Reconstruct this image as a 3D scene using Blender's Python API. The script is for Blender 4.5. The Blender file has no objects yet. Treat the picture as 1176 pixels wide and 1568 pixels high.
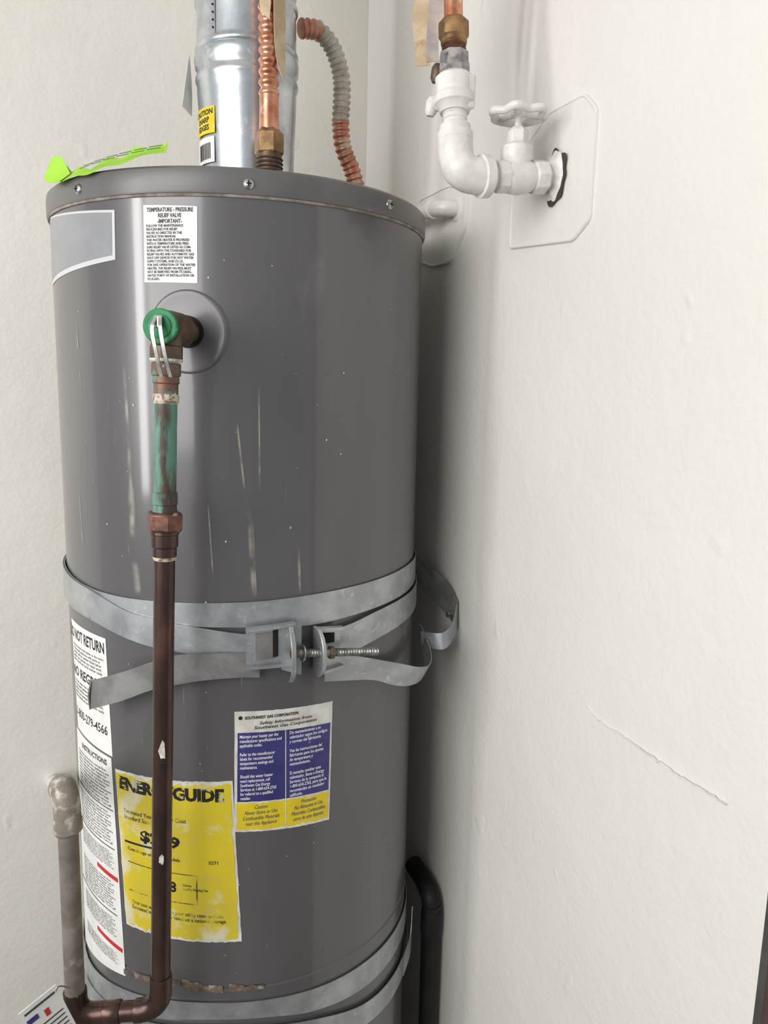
import bpy, bmesh, math, random
from mathutils import Vector, Matrix, noise
random.seed(7)
sc=bpy.context.scene
sc.view_settings.view_transform='Standard'
COL=sc.collection
R=0.25
rad=math.radians

# ---------------------------------------------------------------- materials
def lin(c):
    return tuple(((x/255)/12.92 if x/255<=.04045 else (((x/255)+.055)/1.055)**2.4) for x in c)+(1,)
def mat(name,c1,c2=None,scale=20,rough=.5,metal=0,bump=0,bscale=60,stretch=(1,1,1),lo=.4,hi=.6,coat=0,spec=.5,detail=6,c3=None,s3=40,t3=(.62,.68),rvar=0,c4=None,s4=60,t4=(.6,.66)):
    m=bpy.data.materials.new(name); m.use_nodes=True
    nt=m.node_tree; N=nt.nodes; L=nt.links; b=N['Principled BSDF']
    b.inputs['Roughness'].default_value=rough; b.inputs['Metallic'].default_value=metal
    b.inputs['Specular IOR Level'].default_value=spec
    if coat: b.inputs['Coat Weight'].default_value=coat; b.inputs['Coat Roughness'].default_value=.1
    b.inputs['Base Color'].default_value=lin(c1)
    tc=N.new('ShaderNodeTexCoord'); mp=N.new('ShaderNodeMapping'); mp.inputs['Scale'].default_value=stretch
    L.new(tc.outputs['Object'],mp.inputs['Vector'])
    out=None
    def layer(prev,c,s,a,z):
        n=N.new('ShaderNodeTexNoise'); n.inputs['Scale'].default_value=s; n.inputs['Detail'].default_value=detail
        n.inputs['Roughness'].default_value=.6
        L.new(mp.outputs[0],n.inputs['Vector'])
        mr=N.new('ShaderNodeMapRange'); mr.inputs[1].default_value=a; mr.inputs[2].default_value=z
        L.new(n.outputs[0],mr.inputs[0])
        mx=N.new('ShaderNodeMix'); mx.data_type='RGBA'
        if prev is None: mx.inputs[6].default_value=lin(c1)
        else: L.new(prev,mx.inputs[6])
        mx.inputs[7].default_value=lin(c); L.new(mr.outputs[0],mx.inputs[0])
        return mx.outputs[2]
    if c2: out=layer(None,c2,scale,lo,hi)
    if c3: out=layer(out,c3,s3,*t3)
    if c4: out=layer(out,c4,s4,*t4)
    if out: L.new(out,b.inputs['Base Color'])
    if rvar:
        n=N.new('ShaderNodeTexNoise'); n.inputs['Scale'].default_value=scale; L.new(mp.outputs[0],n.inputs['Vector'])
        mr=N.new('ShaderNodeMapRange'); mr.inputs[1].default_value=.3; mr.inputs[2].default_value=.7
        mr.inputs[3].default_value=max(.02,rough-rvar); mr.inputs[4].default_value=rough+rvar
        L.new(n.outputs[0],mr.inputs[0]); L.new(mr.outputs[0],b.inputs['Roughness'])
    if bump:
        n=N.new('ShaderNodeTexNoise'); n.inputs['Scale'].default_value=bscale; n.inputs['Detail'].default_value=4
        L.new(mp.outputs[0],n.inputs['Vector'])
        bp=N.new('ShaderNodeBump'); bp.inputs['Strength'].default_value=bump; bp.inputs['Distance'].default_value=.002
        L.new(n.outputs[0],bp.inputs['Height']); L.new(bp.outputs[0],b.inputs['Normal'])
    return m

def wallmat(name,c1,c2):
    m=mat(name,c1,c2,scale=2.2,rough=.45,spec=.3,lo=.35,hi=.7)
    nt=m.node_tree;N=nt.nodes;L=nt.links;b=N['Principled BSDF']
    tc=N.new('ShaderNodeTexCoord')
    prev=None
    for s,dist,st,det in((5,.010,.25,2),(30,.0030,.30,2),(130,.0013,.42,2)):
        n=N.new('ShaderNodeTexNoise'); n.inputs['Scale'].default_value=s; n.inputs['Detail'].default_value=det
        n.inputs['Distortion'].default_value=.4
        L.new(tc.outputs['Object'],n.inputs['Vector'])
        bp=N.new('ShaderNodeBump'); bp.inputs['Strength'].default_value=st; bp.inputs['Distance'].default_value=dist
        L.new(n.outputs[0],bp.inputs['Height'])
        if prev: L.new(prev,bp.inputs['Normal'])
        prev=bp.outputs[0]
    v=N.new('ShaderNodeTexVoronoi'); v.inputs['Scale'].default_value=9; v.inputs['Randomness'].default_value=1
    mp=N.new('ShaderNodeMapping'); mp.inputs['Scale'].default_value=(1,1,.55)
    n=N.new('ShaderNodeTexNoise'); n.inputs['Scale'].default_value=14
    ad=N.new('ShaderNodeVectorMath'); ad.operation='MULTIPLY_ADD'
    L.new(tc.outputs['Object'],mp.inputs[0]); L.new(n.outputs['Color'],ad.inputs[0]); ad.inputs[1].default_value=(.12,.12,.12)
    L.new(tc.outputs['Object'],n.inputs['Vector'])
    L.new(mp.outputs[0],ad.inputs[2]); L.new(ad.outputs[0],v.inputs['Vector'])
    mr=N.new('ShaderNodeMapRange'); mr.inputs[1].default_value=.03; mr.inputs[2].default_value=.13; mr.inputs[3].default_value=1; mr.inputs[4].default_value=0
    L.new(v.outputs['Distance'],mr.inputs[0])
    bp=N.new('ShaderNodeBump'); bp.inputs['Strength'].default_value=.5; bp.inputs['Distance'].default_value=.0016
    L.new(mr.outputs[0],bp.inputs['Height']); L.new(prev,bp.inputs['Normal']); L.new(bp.outputs[0],b.inputs['Normal'])
    return m

M_wall=wallmat('wall_plaster',(226,223,217),(221,217,210))
M_wallB=wallmat('wall_plaster_back',(225,222,214),(218,214,205))
M_paint=mat('painted_pipe_white',(226,224,219),(212,209,203),scale=45,rough=.35,bump=.15,bscale=120,c3=(165,160,150),s3=30,t3=(.70,.80))
M_body=mat('heater_enamel_grey',(90,88,89),(80,78,79),scale=4,rough=.30,spec=.5,coat=.5,rvar=.06,stretch=(1,1,.4),lo=.35,hi=.65,c3=(110,107,106),s3=14,t3=(.64,.86))
M_lid=mat('heater_lid_grey',(100,98,98),(90,88,88),scale=8,rough=.35,c3=(140,136,132),s3=60,t3=(.68,.8))
M_galv=mat('galvanised_steel',(205,209,213),(178,184,190),scale=28,rough=.30,metal=.85,rvar=.06,bump=.03,bscale=70,c3=(225,228,230),s3=60,t3=(.6,.7))
M_strap=mat('galvanised_strap',(182,185,186),(158,162,165),scale=24,rough=.34,metal=.65,bump=.03,bscale=90,c3=(198,199,197),s3=90,t3=(.60,.70),c4=(120,118,112),s4=26,t4=(.66,.74))
M_strapd=mat('strap_dull',(140,139,136),(118,117,115),scale=30,rough=.55,metal=.3,bump=.05,bscale=90)
M_copper=mat('copper_bright',(216,158,130),(190,122,94),scale=60,rough=.3,metal=.8,c3=(228,200,180),s3=45,t3=(.58,.7),bump=.05)
M_copd=mat('copper_aged',(88,66,59),(68,52,49),scale=30,rough=.3,metal=.65,c3=(116,82,68),s3=22,t3=(.6,.74),stretch=(1,1,.35))
M_copd2=mat('copper_dusty',(138,130,121),(116,107,100),scale=30,rough=.5,metal=.3,c3=(160,152,144),s3=40,t3=(.6,.72))
M_copwh=mat('copper_overpainted',(146,136,124),(120,110,100),scale=30,rough=.5,metal=.2,c3=(205,201,191),s3=38,t3=(.50,.60),bump=.2)
M_copred=mat('copper_red',(124,84,70),(90,64,56),scale=90,rough=.42,metal=.6,c3=(190,180,165),s3=70,t3=(.62,.67),bump=.2)
M_pat=mat('copper_patina',(86,72,62),(64,54,48),scale=40,rough=.6,metal=.25,c3=(98,140,124),s3=38,t3=(.43,.55),stretch=(1,1,.28),bump=.3,c4=(186,200,190),s4=60,t4=(.59,.66))
M_patr=mat('copper_patina_fitting',(124,92,76),(92,74,62),scale=60,rough=.55,metal=.4,c3=(104,138,124),s3=60,t3=(.50,.60),bump=.3,c4=(206,200,186),s4=80,t4=(.62,.67))
M_brass=mat('brass_aged',(158,124,84),(120,92,62),scale=60,rough=.42,metal=.6,c3=(95,80,62),s3=40,t3=(.6,.7))
M_brassd=mat('brass_dark',(112,92,76),(84,70,60),scale=60,rough=.5,metal=.5,c3=(150,140,120),s3=60,t3=(.65,.72))
M_steel=mat('zinc_steel',(196,196,192),(160,160,156),scale=90,rough=.3,metal=.9)
M_flexg=mat('flex_coated_grey',(182,176,164),(156,148,136),scale=50,rough=.5,metal=.2,c3=(190,150,125),s3=20,t3=(.6,.72))
M_flexc=mat('flex_copper',(205,145,120),(168,110,90),scale=50,rough=.4,metal=.6,c3=(190,165,145),s3=35,t3=(.58,.7))
M_tape=mat('masking_tape',(205,188,158),(185,162,130),scale=40,rough=.7,c3=(165,120,90),s3=30,t3=(.62,.75))
M_white=mat('label_white',(228,227,224),(218,216,212),scale=30,rough=.45)
M_whited=mat('label_white_worn',(222,220,213),(200,196,186),scale=40,rough=.5,c3=(150,142,128),s3=60,t3=(.64,.73))
M_blue=mat('label_blue',(52,50,108),(62,60,120),scale=30,rough=.4,c3=(150,150,175),s3=45,t3=(.67,.72))
M_yel=mat('label_yellow',(224,200,36),(214,190,34),scale=40,rough=.45,c3=(220,210,150),s3=30,t3=(.60,.68))
M_yelw=mat('label_yellow_worn',(218,196,44),(208,188,56),scale=10,rough=.36,c3=(216,210,178),s3=16,t3=(.54,.64),c4=(190,180,120),s4=45,t4=(.60,.70))
M_black=mat('ink_black',(26,24,26),rough=.5)
M_inkg=mat('ink_grey',(58,58,62),rough=.5)
M_inkf=mat('ink_faded',(60,58,45),(190,180,90),scale=60,rough=.5,lo=.5,hi=.6)
M_inkb=mat('ink_black_worn',(30,28,26),(34,32,28),scale=60,rough=.5,c3=(200,194,160),s3=70,t3=(.57,.62))
M_inkw=mat('ink_white',(235,235,240),rough=.5)
M_red=mat('ink_red',(185,42,44),rough=.5)
M_greyst=mat('sticker_grey',(140,141,144),(134,135,138),scale=20,rough=.3)
M_greysb=mat('sticker_border',(192,193,195),rough=.35)
M_green=mat('valve_green',(34,132,80),(26,110,66),scale=80,rough=.5,c3=(150,190,165),s3=120,t3=(.66,.7))
M_lime=mat('paper_lime',(158,208,56),(140,192,44),scale=14,rough=.6)
M_limed=mat('ink_darkgreen',(70,110,40),rough=.6)
M_dark=mat('dark_void',(22,20,19),rough=.9)
M_crack=mat('dark_crack',(66,60,54),rough=.9)
M_blackp=mat('black_iron',(26,25,25),(34,32,32),scale=40,rough=.5,bump=.15,spec=.3)
M_caulk=mat('caulk_dirty',(150,142,132),(112,104,96),scale=50,rough=.8)
M_floor=mat('concrete_floor',(128,124,118),(110,106,100),scale=6,rough=.8,bump=.4)
M_ceil=mat('ceiling_paint',(225,223,218),rough=.8)
M_trim=mat('trim_brown',(88,66,60),(74,54,50),scale=12,rough=.5,stretch=(4,4,.5))
M_rust=mat('rust_residue',(120,104,88),(84,74,68),scale=70,rough=.8,c3=(180,172,160),s3=50,t3=(.55,.65))
M_min=mat('mineral_white',(215,210,200),(180,174,160),scale=120,rough=.8,bump=.4,bscale=300)

def streakmat(name,c,a):
    m=bpy.data.materials.new(name);m.use_nodes=True;nt=m.node_tree;N=nt.nodes;L=nt.links;b=N['Principled BSDF']
    b.inputs['Base Color'].default_value=lin(c);b.inputs['Roughness'].default_value=.6
    uv=N.new('ShaderNodeTexCoord');sp=N.new('ShaderNodeSeparateXYZ');L.new(uv.outputs['UV'],sp.inputs[0])
    def tri(o,p):
        a1=N.new('ShaderNodeMath');a1.operation='SUBTRACT';L.new(o,a1.inputs[0]);a1.inputs[1].default_value=.5
        a2=N.new('ShaderNodeMath');a2.operation='ABSOLUTE';L.new(a1.outputs[0],a2.inputs[0])
        a3=N.new('ShaderNodeMapRange');L.new(a2.outputs[0],a3.inputs[0]);a3.inputs[1].default_value=p;a3.inputs[2].default_value=.5;a3.inputs[3].default_value=1;a3.inputs[4].default_value=0
        return a3.outputs[0]
    n=N.new('ShaderNodeTexNoise');n.inputs['Scale'].default_value=40;L.new(uv.outputs['Object'],n.inputs['Vector'])
    mr=N.new('ShaderNodeMapRange');L.new(n.outputs[0],mr.inputs[0]);mr.inputs[1].default_value=.35;mr.inputs[2].default_value=.65;mr.inputs[4].default_value=a
    x=N.new('ShaderNodeMath');x.operation='MULTIPLY';L.new(tri(sp.outputs[0],.1),x.inputs[0]);L.new(tri(sp.outputs[1],.3),x.inputs[1])
    y=N.new('ShaderNodeMath');y.operation='MULTIPLY';L.new(x.outputs[0],y.inputs[0]);L.new(mr.outputs[0],y.inputs[1])
    L.new(y.outputs[0],b.inputs['Alpha'])
    return m
M_streak=streakmat('water_streak',(170,164,155),.75)
M_scuff=streakmat('scuff_faint',(160,158,155),.35)

# ---------------------------------------------------------------- helpers
XF=None
RM=Matrix.Rotation(rad(-6),4,'Z')          # the room walls stand 6 degrees off the heater's own axes
def empty(name):
    e=bpy.data.objects.new(name,None);e.empty_display_size=.05;COL.objects.link(e);return e
def mk(name,verts,faces,m,parent=None,smooth=True,ang=35,uvs=None,solid=0,bevel=0):
    if XF is not None: verts=[XF@Vector(v) for v in verts]
    me=bpy.data.meshes.new(name);me.from_pydata([tuple(v) for v in verts],[],faces)
    me.validate();me.update()
    if uvs:
        uvl=me.uv_layers.new(name='UVMap')
        for lp in me.loops: uvl.data[lp.index].uv=uvs[lp.vertex_index]
    bm=bmesh.new();bm.from_mesh(me)
    if solid==0 and not uvs: bmesh.ops.recalc_face_normals(bm,faces=bm.faces)
    bm.to_mesh(me);bm.free()
    if smooth:
        me.shade_smooth()
        me.set_sharp_from_angle(angle=rad(ang))
    me.materials.append(m)
    o=bpy.data.objects.new(name,me);COL.objects.link(o)
    if parent:o.parent=parent
    if solid:
        md=o.modifiers.new('s','SOLIDIFY');md.thickness=solid;md.offset=0
        md=o.modifiers.new('e','EDGE_SPLIT');md.split_angle=rad(40)
    if bevel:
        md=o.modifiers.new('b','BEVEL');md.width=bevel;md.segments=2;md.limit_method='ANGLE'
    return o
def frame(d):
    d=d.normalized();a=Vector((0,0,1)) if abs(d.z)<.9 else Vector((1,0,0))
    x=a.cross(d).normalized();return x,d.cross(x)
def lathe(name,p0,d,prof,m,parent=None,seg=48,ang=35,nfac=0):
    p0=Vector(p0);d=Vector(d).normalized();x,y=frame(d);V=[];Fc=[]
    if nfac: seg=nfac
    for t,r in prof:
        for i in range(seg):
            a=2*math.pi*i/seg;V.append(p0+d*t+(x*math.cos(a)+y*math.sin(a))*max(r,1e-5))
    n=len(prof)
    for j in range(n-1):
        for i in range(seg):
            k=(i+1)%seg;Fc.append((j*seg+i,j*seg+k,(j+1)*seg+k,(j+1)*seg+i))
    Fc.append(tuple(range(seg)));Fc.append(tuple((n-1)*seg+i for i in range(seg)))
    return mk(name,V,Fc,m,parent,ang=ang,bevel=.0012 if nfac else 0)
def smoothpts(P,n=10):
    P=[Vector(p) for p in P]
    if len(P)<3:return P
    out=[];Q=[P[0]*2-P[1]]+P+[P[-1]*2-P[-2]]
    for i in range(1,len(Q)-2):
        for k in range(n):
            t=k/n;a,b,c,d=Q[i-1:i+3]
            out.append(.5*((2*b)+(c-a)*t+(2*a-5*b+4*c-d)*t*t+(3*b-a-3*c+d)*t**3))
    out.append(P[-1]);return out
def tube(name,P,r,m,parent=None,seg=24,n=10,step=None,rf=None,smooth=True):
    P=smoothpts(P,n) if smooth else [Vector(p) for p in P]
    if step:
        L=[0]
        for a,b in zip(P,P[1:]):L.append(L[-1]+(b-a).length)
        T=L[-1];k=int(T/step);Q=[];j=0
        for i in range(k+1):
            s=T*i/k
            while j<len(L)-2 and L[j+1]<s:j+=1
            Q.append(P[j].lerp(P[j+1],(s-L[j])/max(L[j+1]-L[j],1e-9)))
        P=Q
    V=[];Fc=[];x=None;s=0
    for i,p in enumerate(P):
        d=(P[min(i+1,len(P)-1)]-P[max(i-1,0)]).normalized()
        if x is None:x,_=frame(d)
        x=(x-d*x.dot(d)).normalized();y=d.cross(x)
        if i:s+=(p-P[i-1]).length
        rr=rf(s) if rf else r
        for k in range(seg):
            a=2*math.pi*k/seg;V.append(p+(x*math.cos(a)+y*math.sin(a))*rr)
    n=len(P)
    for j in range(n-1):
        for i in range(seg):
            k=(i+1)%seg;Fc.append((j*seg+i,j*seg+k,(j+1)*seg+k,(j+1)*seg+i))
    Fc.append(tuple(range(seg)));Fc.append(tuple((n-1)*seg+i for i in range(seg)))
    return mk(name,V,Fc,m,parent,ang=50)
def cp(phi,z,r=R,c=(0,0)):
    a=rad(phi);return Vector((c[0]+r*math.sin(a),c[1]-r*math.cos(a),z))
def rp(x,y,z): return RM@Vector((x,y,z))
def patch(name,TL,TR,BR,BL,r,m,parent,nx=None,nz=None,c=(0,0),solid=.0004,wob=0):
    nx=nx or max(4,int(abs(TR[0]-TL[0])/2)+1);nz=nz or 6
    V=[];Fc=[];U=[]
    for j in range(nz+1):
        for i in range(nx+1):
            u=i/nx;v=j/nz
            ph=(TL[0]*(1-u)+TR[0]*u)*(1-v)+(BL[0]*(1-u)+BR[0]*u)*v
            z=(TL[1]*(1-u)+TR[1]*u)*(1-v)+(BL[1]*(1-u)+BR[1]*u)*v
            if wob and (i in(0,nx) or j in(0,nz)):
                ph+=wob*120*noise.noise(Vector((ph*.7,z*60,1)));z+=wob*noise.noise(Vector((ph*.9,z*50,5)))
            V.append(cp(ph,z,r,c));U.append((u,1-v))
    for j in range(nz):
        for i in range(nx):
            a=j*(nx+1)+i;Fc.append((a,a+1,a+nx+2,a+nx+1))
    return mk(name,V,Fc,m,parent,uvs=U,solid=solid)
def band(name,keys,m,parent,n=8,th=.0012,per=3):
    T=[];B=[]
    for k in keys:
        rb=k[4] if len(k)>4 else k[3]
        T.append(Vector((k[0],k[1],k[3])));B.append(Vector((k[0],k[2],rb)))
    T=smoothpts(T,n);B=smoothpts(B,n)
    V=[];Fc=[]
    for t,b in zip(T,B):
        for q in range(per+1):
            w=t.lerp(b,q/per);V.append(cp(w.x,w.y,w.z))
    for i in range(len(T)-1):
        for q in range(per):
            a=i*(per+1)+q;Fc.append((a,a+1,a+per+2,a+per+1))
    return mk(name,V,Fc,m,parent,solid=th)
def ribbon(name,keys,m,parent,n=8,th=.0012):
    T=smoothpts([k[0] for k in keys],n);B=smoothpts([k[1] for k in keys],n)
    V=[];Fc=[]
    for t,b in zip(T,B):V+= [t,t.lerp(b,.5),b]
    for i in range(len(T)-1):
        for q in range(2):
            a=i*3+q;Fc.append((a,a+1,a+4,a+3))
    return mk(name,V,Fc,m,parent,solid=th)
def box(name,c,s,m,parent=None,rot=None,bevel=.001):
    V=[];c=Vector(c)
    for x in(-.5,.5):
        for y in(-.5,.5):
            for z in(-.5,.5):
                v=Vector((x*s[0],y*s[1],z*s[2]))
                if rot:v=rot@v
                V.append(c+v)
    Fc=[(0,1,3,2),(4,6,7,5),(0,4,5,1),(2,3,7,6),(0,2,6,4),(1,5,7,3)]
    return mk(name,V,Fc,m,parent,smooth=False,bevel=bevel)
def text_mesh(body,bold=0,shear=0,align='LEFT',sl=1.0):
    cu=bpy.data.curves.new('t','FONT');cu.body=body;cu.size=1;cu.align_x=align;cu.offset=bold;cu.shear=shear;cu.space_line=sl
    cu.resolution_u=2
    o=bpy.data.objects.new('t',cu);COL.objects.link(o)
    dg=bpy.context.evaluated_depsgraph_get();dg.update()
    me=bpy.data.meshes.new_from_object(o.evaluated_get(dg))
    V=[v.co.copy() for v in me.vertices];Fc=[tuple(p.vertices) for p in me.polygons]
    bpy.data.objects.remove(o);bpy.data.meshes.remove(me);bpy.data.curves.remove(cu)
    return V,Fc
def text_cyl(name,body,TL,BR,m,parent,r=R+.0007,bold=0,shear=0,align='LEFT',c=(0,0),sl=1.0,drift=(0,0)):
    V,Fc=text_mesh(body,bold,shear,align,sl)
    x0=min(v.x for v in V);x1=max(v.x for v in V);y0=min(v.y for v in V);y1=max(v.y for v in V)
    P=[]
    for v in V:
        u=(v.x-x0)/(x1-x0);w=(y1-v.y)/(y1-y0)
        P.append(cp(TL[0]+(BR[0]-TL[0])*u+drift[0]*w,TL[1]+(BR[1]-TL[1])*w+drift[1]*u,r,c))
    return mk(name,P,Fc,m,parent,smooth=False)

# ---------------------------------------------------------------- room
def plane_grid(name,o,ux,uy,nx,ny,m,disp=0,seed=0):
    o=Vector(o);ux=Vector(ux);uy=Vector(uy);nn=ux.cross(uy).normalized();V=[];Fc=[]
    for j in range(ny+1):
        for i in range(nx+1):
            p=o+ux*(i/nx)+uy*(j/ny)
            if disp:p=p+nn*disp*noise.noise(p*4+Vector((seed,0,0)))
            V.append(p)
    for j in range(ny):
        for i in range(nx):
            a=j*(nx+1)+i;Fc.append((a,a+1,a+nx+2,a+nx+1))
    return mk(name,V,Fc,m,ang=180)
XF=RM
plane_grid('wall_right',(.298,.312,0),(0,-1.006,0),(0,0,2.5),90,160,M_wall,.0030,3)
plane_grid('wall_back',(-1.3,.312,0),(1.60,0,0),(0,0,2.5),120,160,M_wallB,.0035,9)
plane_grid('floor',(-2.2,.32,0),(0,-3.4,0),(4.2,0,0),4,4,M_floor)
plane_grid('ceiling',(-1.3,.32,2.5),(2.2,0,0),(0,-1.2,0),4,4,M_ceil)
box('trim_1',(.373,-.730,1.02),(.142,.066,2.04),M_trim,bevel=.004)
box('wall_front',(.406,-.722,2.27),(.21,.05,.456),M_wall,bevel=.002)
XF=None

# ---------------------------------------------------------------- water heater
H=empty('water_heater')
prof=[(.06,.235),(.062,.25)]
for z in (.3,.602): prof.append((z,R))
prof+=[(.603,.2488),(.607,.2488),(.608,R),(.9,R),(1.2,R),(1.575,R),(1.576,.245)]
lathe('jacket',(0,0,0),(0,0,1),prof,M_body,H,seg=192,ang=25)
lathe('lid_caulk',(0,0,0),(0,0,1),[(1.5745,.245),(1.575,.2518),(1.5775,.2530),(1.58,.245)],M_caulk,H,seg=160)
lathe('lid',(0,0,0),(0,0,1),[(1.578,.24),(1.578,.2528),(1.580,.2536),(1.598,.2536),(1.6035,.2525),(1.6065,.249),(1.607,.245),(1.6055,.238),(1.610,.12),(1.611,.01)],M_lid,H,seg=192,ang=30)
for k in range(3):
    a=rad(90+120*k);lathe('foot_%d'%(k+1),(.19*math.cos(a),.19*math.sin(a),0),(0,0,1),[(0,.022),(.004,.024),(.06,.018),(.075,.018)],M_body,H,seg=24)
def screw(name,phi,z,r,parent,s=.0062,m=None):
    d=cp(phi,0,1);p=cp(phi,z,r)
    lathe(name,p-d*.002,d,[(0,s*1.0),(.002,s*1.0),(.0035,s*.85),(.0052,s*.45),(.0056,.0002)],m or M_steel,parent,seg=20,ang=40)
    x=Vector((math.cos(rad(phi)),math.sin(rad(phi)),0))
    rot=Matrix((x,d,Vector((0,0,1)))).transposed()
    box(name+'_slot',p+d*.0034,(s*1.0,.0008,s*.22),M_dark,parent,rot=rot,bevel=0)
    box(name+'_cross',p+d*.0034,(s*.22,.0008,s*1.0),M_dark,parent,rot=rot,bevel=0)
for i,(a,z) in enumerate([(-64.6,1.590),(-16.7,1.589),(25.1,1.5917),(100,1.59),(170,1.59)]):screw('lid_screw_%d'%(i+1),a,z,.2536,H)
patch('grey_sticker_border',(-89,1.5745),(-52.3,1.5635),(-52.6,1.5105),(-92,1.4940),R+.0004,M_greysb,H)
patch('grey_sticker',(-89,1.5725),(-53.3,1.5610),(-53.6,1.5155),(-92,1.5000),R+.0008,M_greyst,H)
patch('relief_valve_label',(-43.5,1.5665),(-29.4,1.5645),(-29.7,1.4840),(-43.8,1.4850),R+.0004,M_white,H)
text_cyl('relief_valve_label_heading','TEMPERATURE - PRESSURE\nRELIEF VALVE\n-IMPORTANT-',(-42.6,1.5635),(-30.4,1.5470),M_black,H,bold=.03,align='CENTER',r=R+.0009)
text_cyl('relief_valve_label_text','FOLLOW THE MAINTENANCE\nPROCEDURES FOR RELIEF\nVALVES AS DIRECTED IN THE\nINSTRUCTION MANUAL\nTHIS WATER HEATER IS PROVIDED\nWITH A TEMPERATURE AND PRES-\nSURE RELIEF VALVE LISTED AS COM-\nPLYING WITH THE STANDARD FOR\nRELIEF VALVES AND AUTOMATIC GAS\nSHUT-OFF DEVICES FOR HOT WATER\nSUPPLY SYSTEMS, ANSI Z21.22.\nFOR SAFE OPERATION OF THE WATER\nHEATER, THE RELIEF VALVE(S) MUST\nNOT BE REMOVED FROM ITS DESIG-\nNATED POINT OF INSTALLATION OR\nPLUGGED.',(-42.9,1.5460),(-30.1,1.4870),M_black,H,bold=.025,align='LEFT',r=R+.0009)
patch('warning_label_upper',(-86,1.0610),(-62.2,1.0585),(-61.2,.902),(-84,.909),R+.0004,M_white,H)
patch('warning_label_lower',(-86,.9060),(-61.8,.8990),(-59.3,.590),(-90,.566),R+.0004,M_white,H,nz=16)
text_cyl('warning_heading','DO NOT RETURN',(-88,1.0525),(-63,1.037),M_black,H,bold=.03)
fill='Do not return this heater to the store\nIf you need assistance with parts or\nservice call the number listed below\nbefore you attempt any repair work\nHave model and serial number ready'
text_cyl('warning_small_text_1',fill,(-84,1.031),(-63.5,1.006),M_inkg,H,bold=.015)
text_cyl('warning_heading_2','NO REGRESE',(-86,1.000),(-63,.986),M_black,H,bold=.03)
text_cyl('warning_small_text_2',fill,(-84,.981),(-63.5,.955),M_inkg,H,bold=.015)
text_cyl('warning_phone','1-800-279-4566',(-84,.941),(-63,.928),M_black,H,bold=.015)
text_cyl('warning_heading_3','INSTRUCTIONS',(-80,.894),(-64,.886),M_black,H,bold=.03)
filler='\n'.join(['Read the instruction manual first','before operating this appliance and','keep it near the water heater for','future reference. Flammable vapors','may be drawn by air currents from','surrounding areas to this heater','Store vapors in approved containers','tightly closed and out of reach of','small children and away from heat','Failure to do so can cause serious','injury or property damage. Turn off'])
for i,(a,b) in enumerate([(.880,.828),(.822,.775),(.765,.740),(.722,.680),(.668,.640),(.618,.600)]):
    text_cyl('instruction_text_%d'%(i+1),filler,(-84,a),(-62.5,b),M_inkg,H,bold=.014)
for i,z in enumerate((.826,.771,.675)):
    patch('label_rule_%d'%i,(-88,z+.003),(-62,z),(-62,z-.001),(-88,z+.002),R+.0008,M_black,H,nz=1)
patch('red_bar_1',(-72,.735),(-61,.731),(-61,.725),(-72,.729),R+.0008,M_red,H,nz=1)
patch('red_bar_2',(-74,.634),(-60.2,.629),(-60.2,.623),(-74,.628),R+.0008,M_red,H,nz=1)
patch('energy_label',(-60.2,.8875),(-22.6,.8935),(-20.6,.6725),(-58,.6700),R+.0004,M_whited,H,wob=.0015,nx=40,nz=30)
patch('energy_label_yellow',(-59.9,.884),(-23.2,.8880),(-21.5,.676),(-57.8,.674),R+.0008,M_yelw,H,wob=.006,nx=44,nz=40)
text_cyl('energy_heading','ENERGYGUIDE',(-58.4,.8810),(-25.0,.8630),M_inkb,H,bold=.055,r=R+.0013,drift=(0,.003))
text_cyl('energy_small_1','Estimated Yearly Energy Cost\nStandard Size Models',(-57,.838),(-36,.824),M_inkf,H,r=R+.0013,drift=(0,.003),bold=.01)
text_cyl('energy_cost','$239',(-51,.815),(-38,.797),M_black,H,bold=.04,r=R+.0013)
text_cyl('energy_small_2','Cost Range of Similar Models                    $271',(-56,.786),(-27,.780),M_inkf,H,r=R+.0013,bold=.02)
patch('energy_rule',(-57,.7935),(-46,.795),(-46,.7925),(-57,.791),R+.0013,M_black,H,nz=1)
text_cyl('energy_rating','258',(-46,.753),(-39.5,.738),M_black,H,bold=.03,r=R+.0013)
text_cyl('energy_rating_unit','therms\nStandby Heating Use',(-37.5,.752),(-30,.742),M_inkf,H,bold=.01,r=R+.0013)
text_cyl('energy_small_3','Your cost will depend on your utility rates and use\nEstimated energy cost is based on a national average',(-55,.712),(-25,.698),M_inkf,H,r=R+.0013,bold=.012)
for i,(a,b,c_,d) in enumerate([(-33.4,.765,-33.15,.725),(-56,.7653,-33.2,.7645),(-56,.7250,-33.2,.7242)]):
    patch('energy_line_%d'%i,(a,b),(c_,b),(c_,d),(a,d),R+.0013,M_inkf,H,nz=1)
patch('gas_safety_label',(-21.8,.9840),(6.8,.9812),(6.0,.8195),(-22.3,.8255),R+.0004,M_whited,H,wob=.0008,nx=30,nz=20)
patch('gas_safety_blue',(-21.0,.9565),(6.0,.9535),(5.6,.8620),(-21.4,.8655),R+.0008,M_blue,H,wob=.0006,nx=30,nz=20)
patch('gas_safety_yellow',(-21.5,.8635),(5.5,.8600),(5.4,.8240),(-21.7,.8285),R+.0008,M_yel,H,wob=.003,nx=30,nz=10)
text_cyl('gas_safety_heading','SOUTHWEST GAS CORPORATION',(-19.0,.9775),(-4,.9735),M_black,H,bold=.03,r=R+.0013)
lathe('gas_safety_logo',cp(-20.2,.9755,R),cp(-20.2,0,1),[(0,.0025),(.0011,.0025)],M_black,H,seg=8)
text_cyl('gas_safety_title','Safety Information from\nSouthwest Gas Corporation',(-16.5,.9700),(1.5,.9590),M_black,H,shear=.3,align='CENTER',r=R+.0013,bold=.01)
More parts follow.
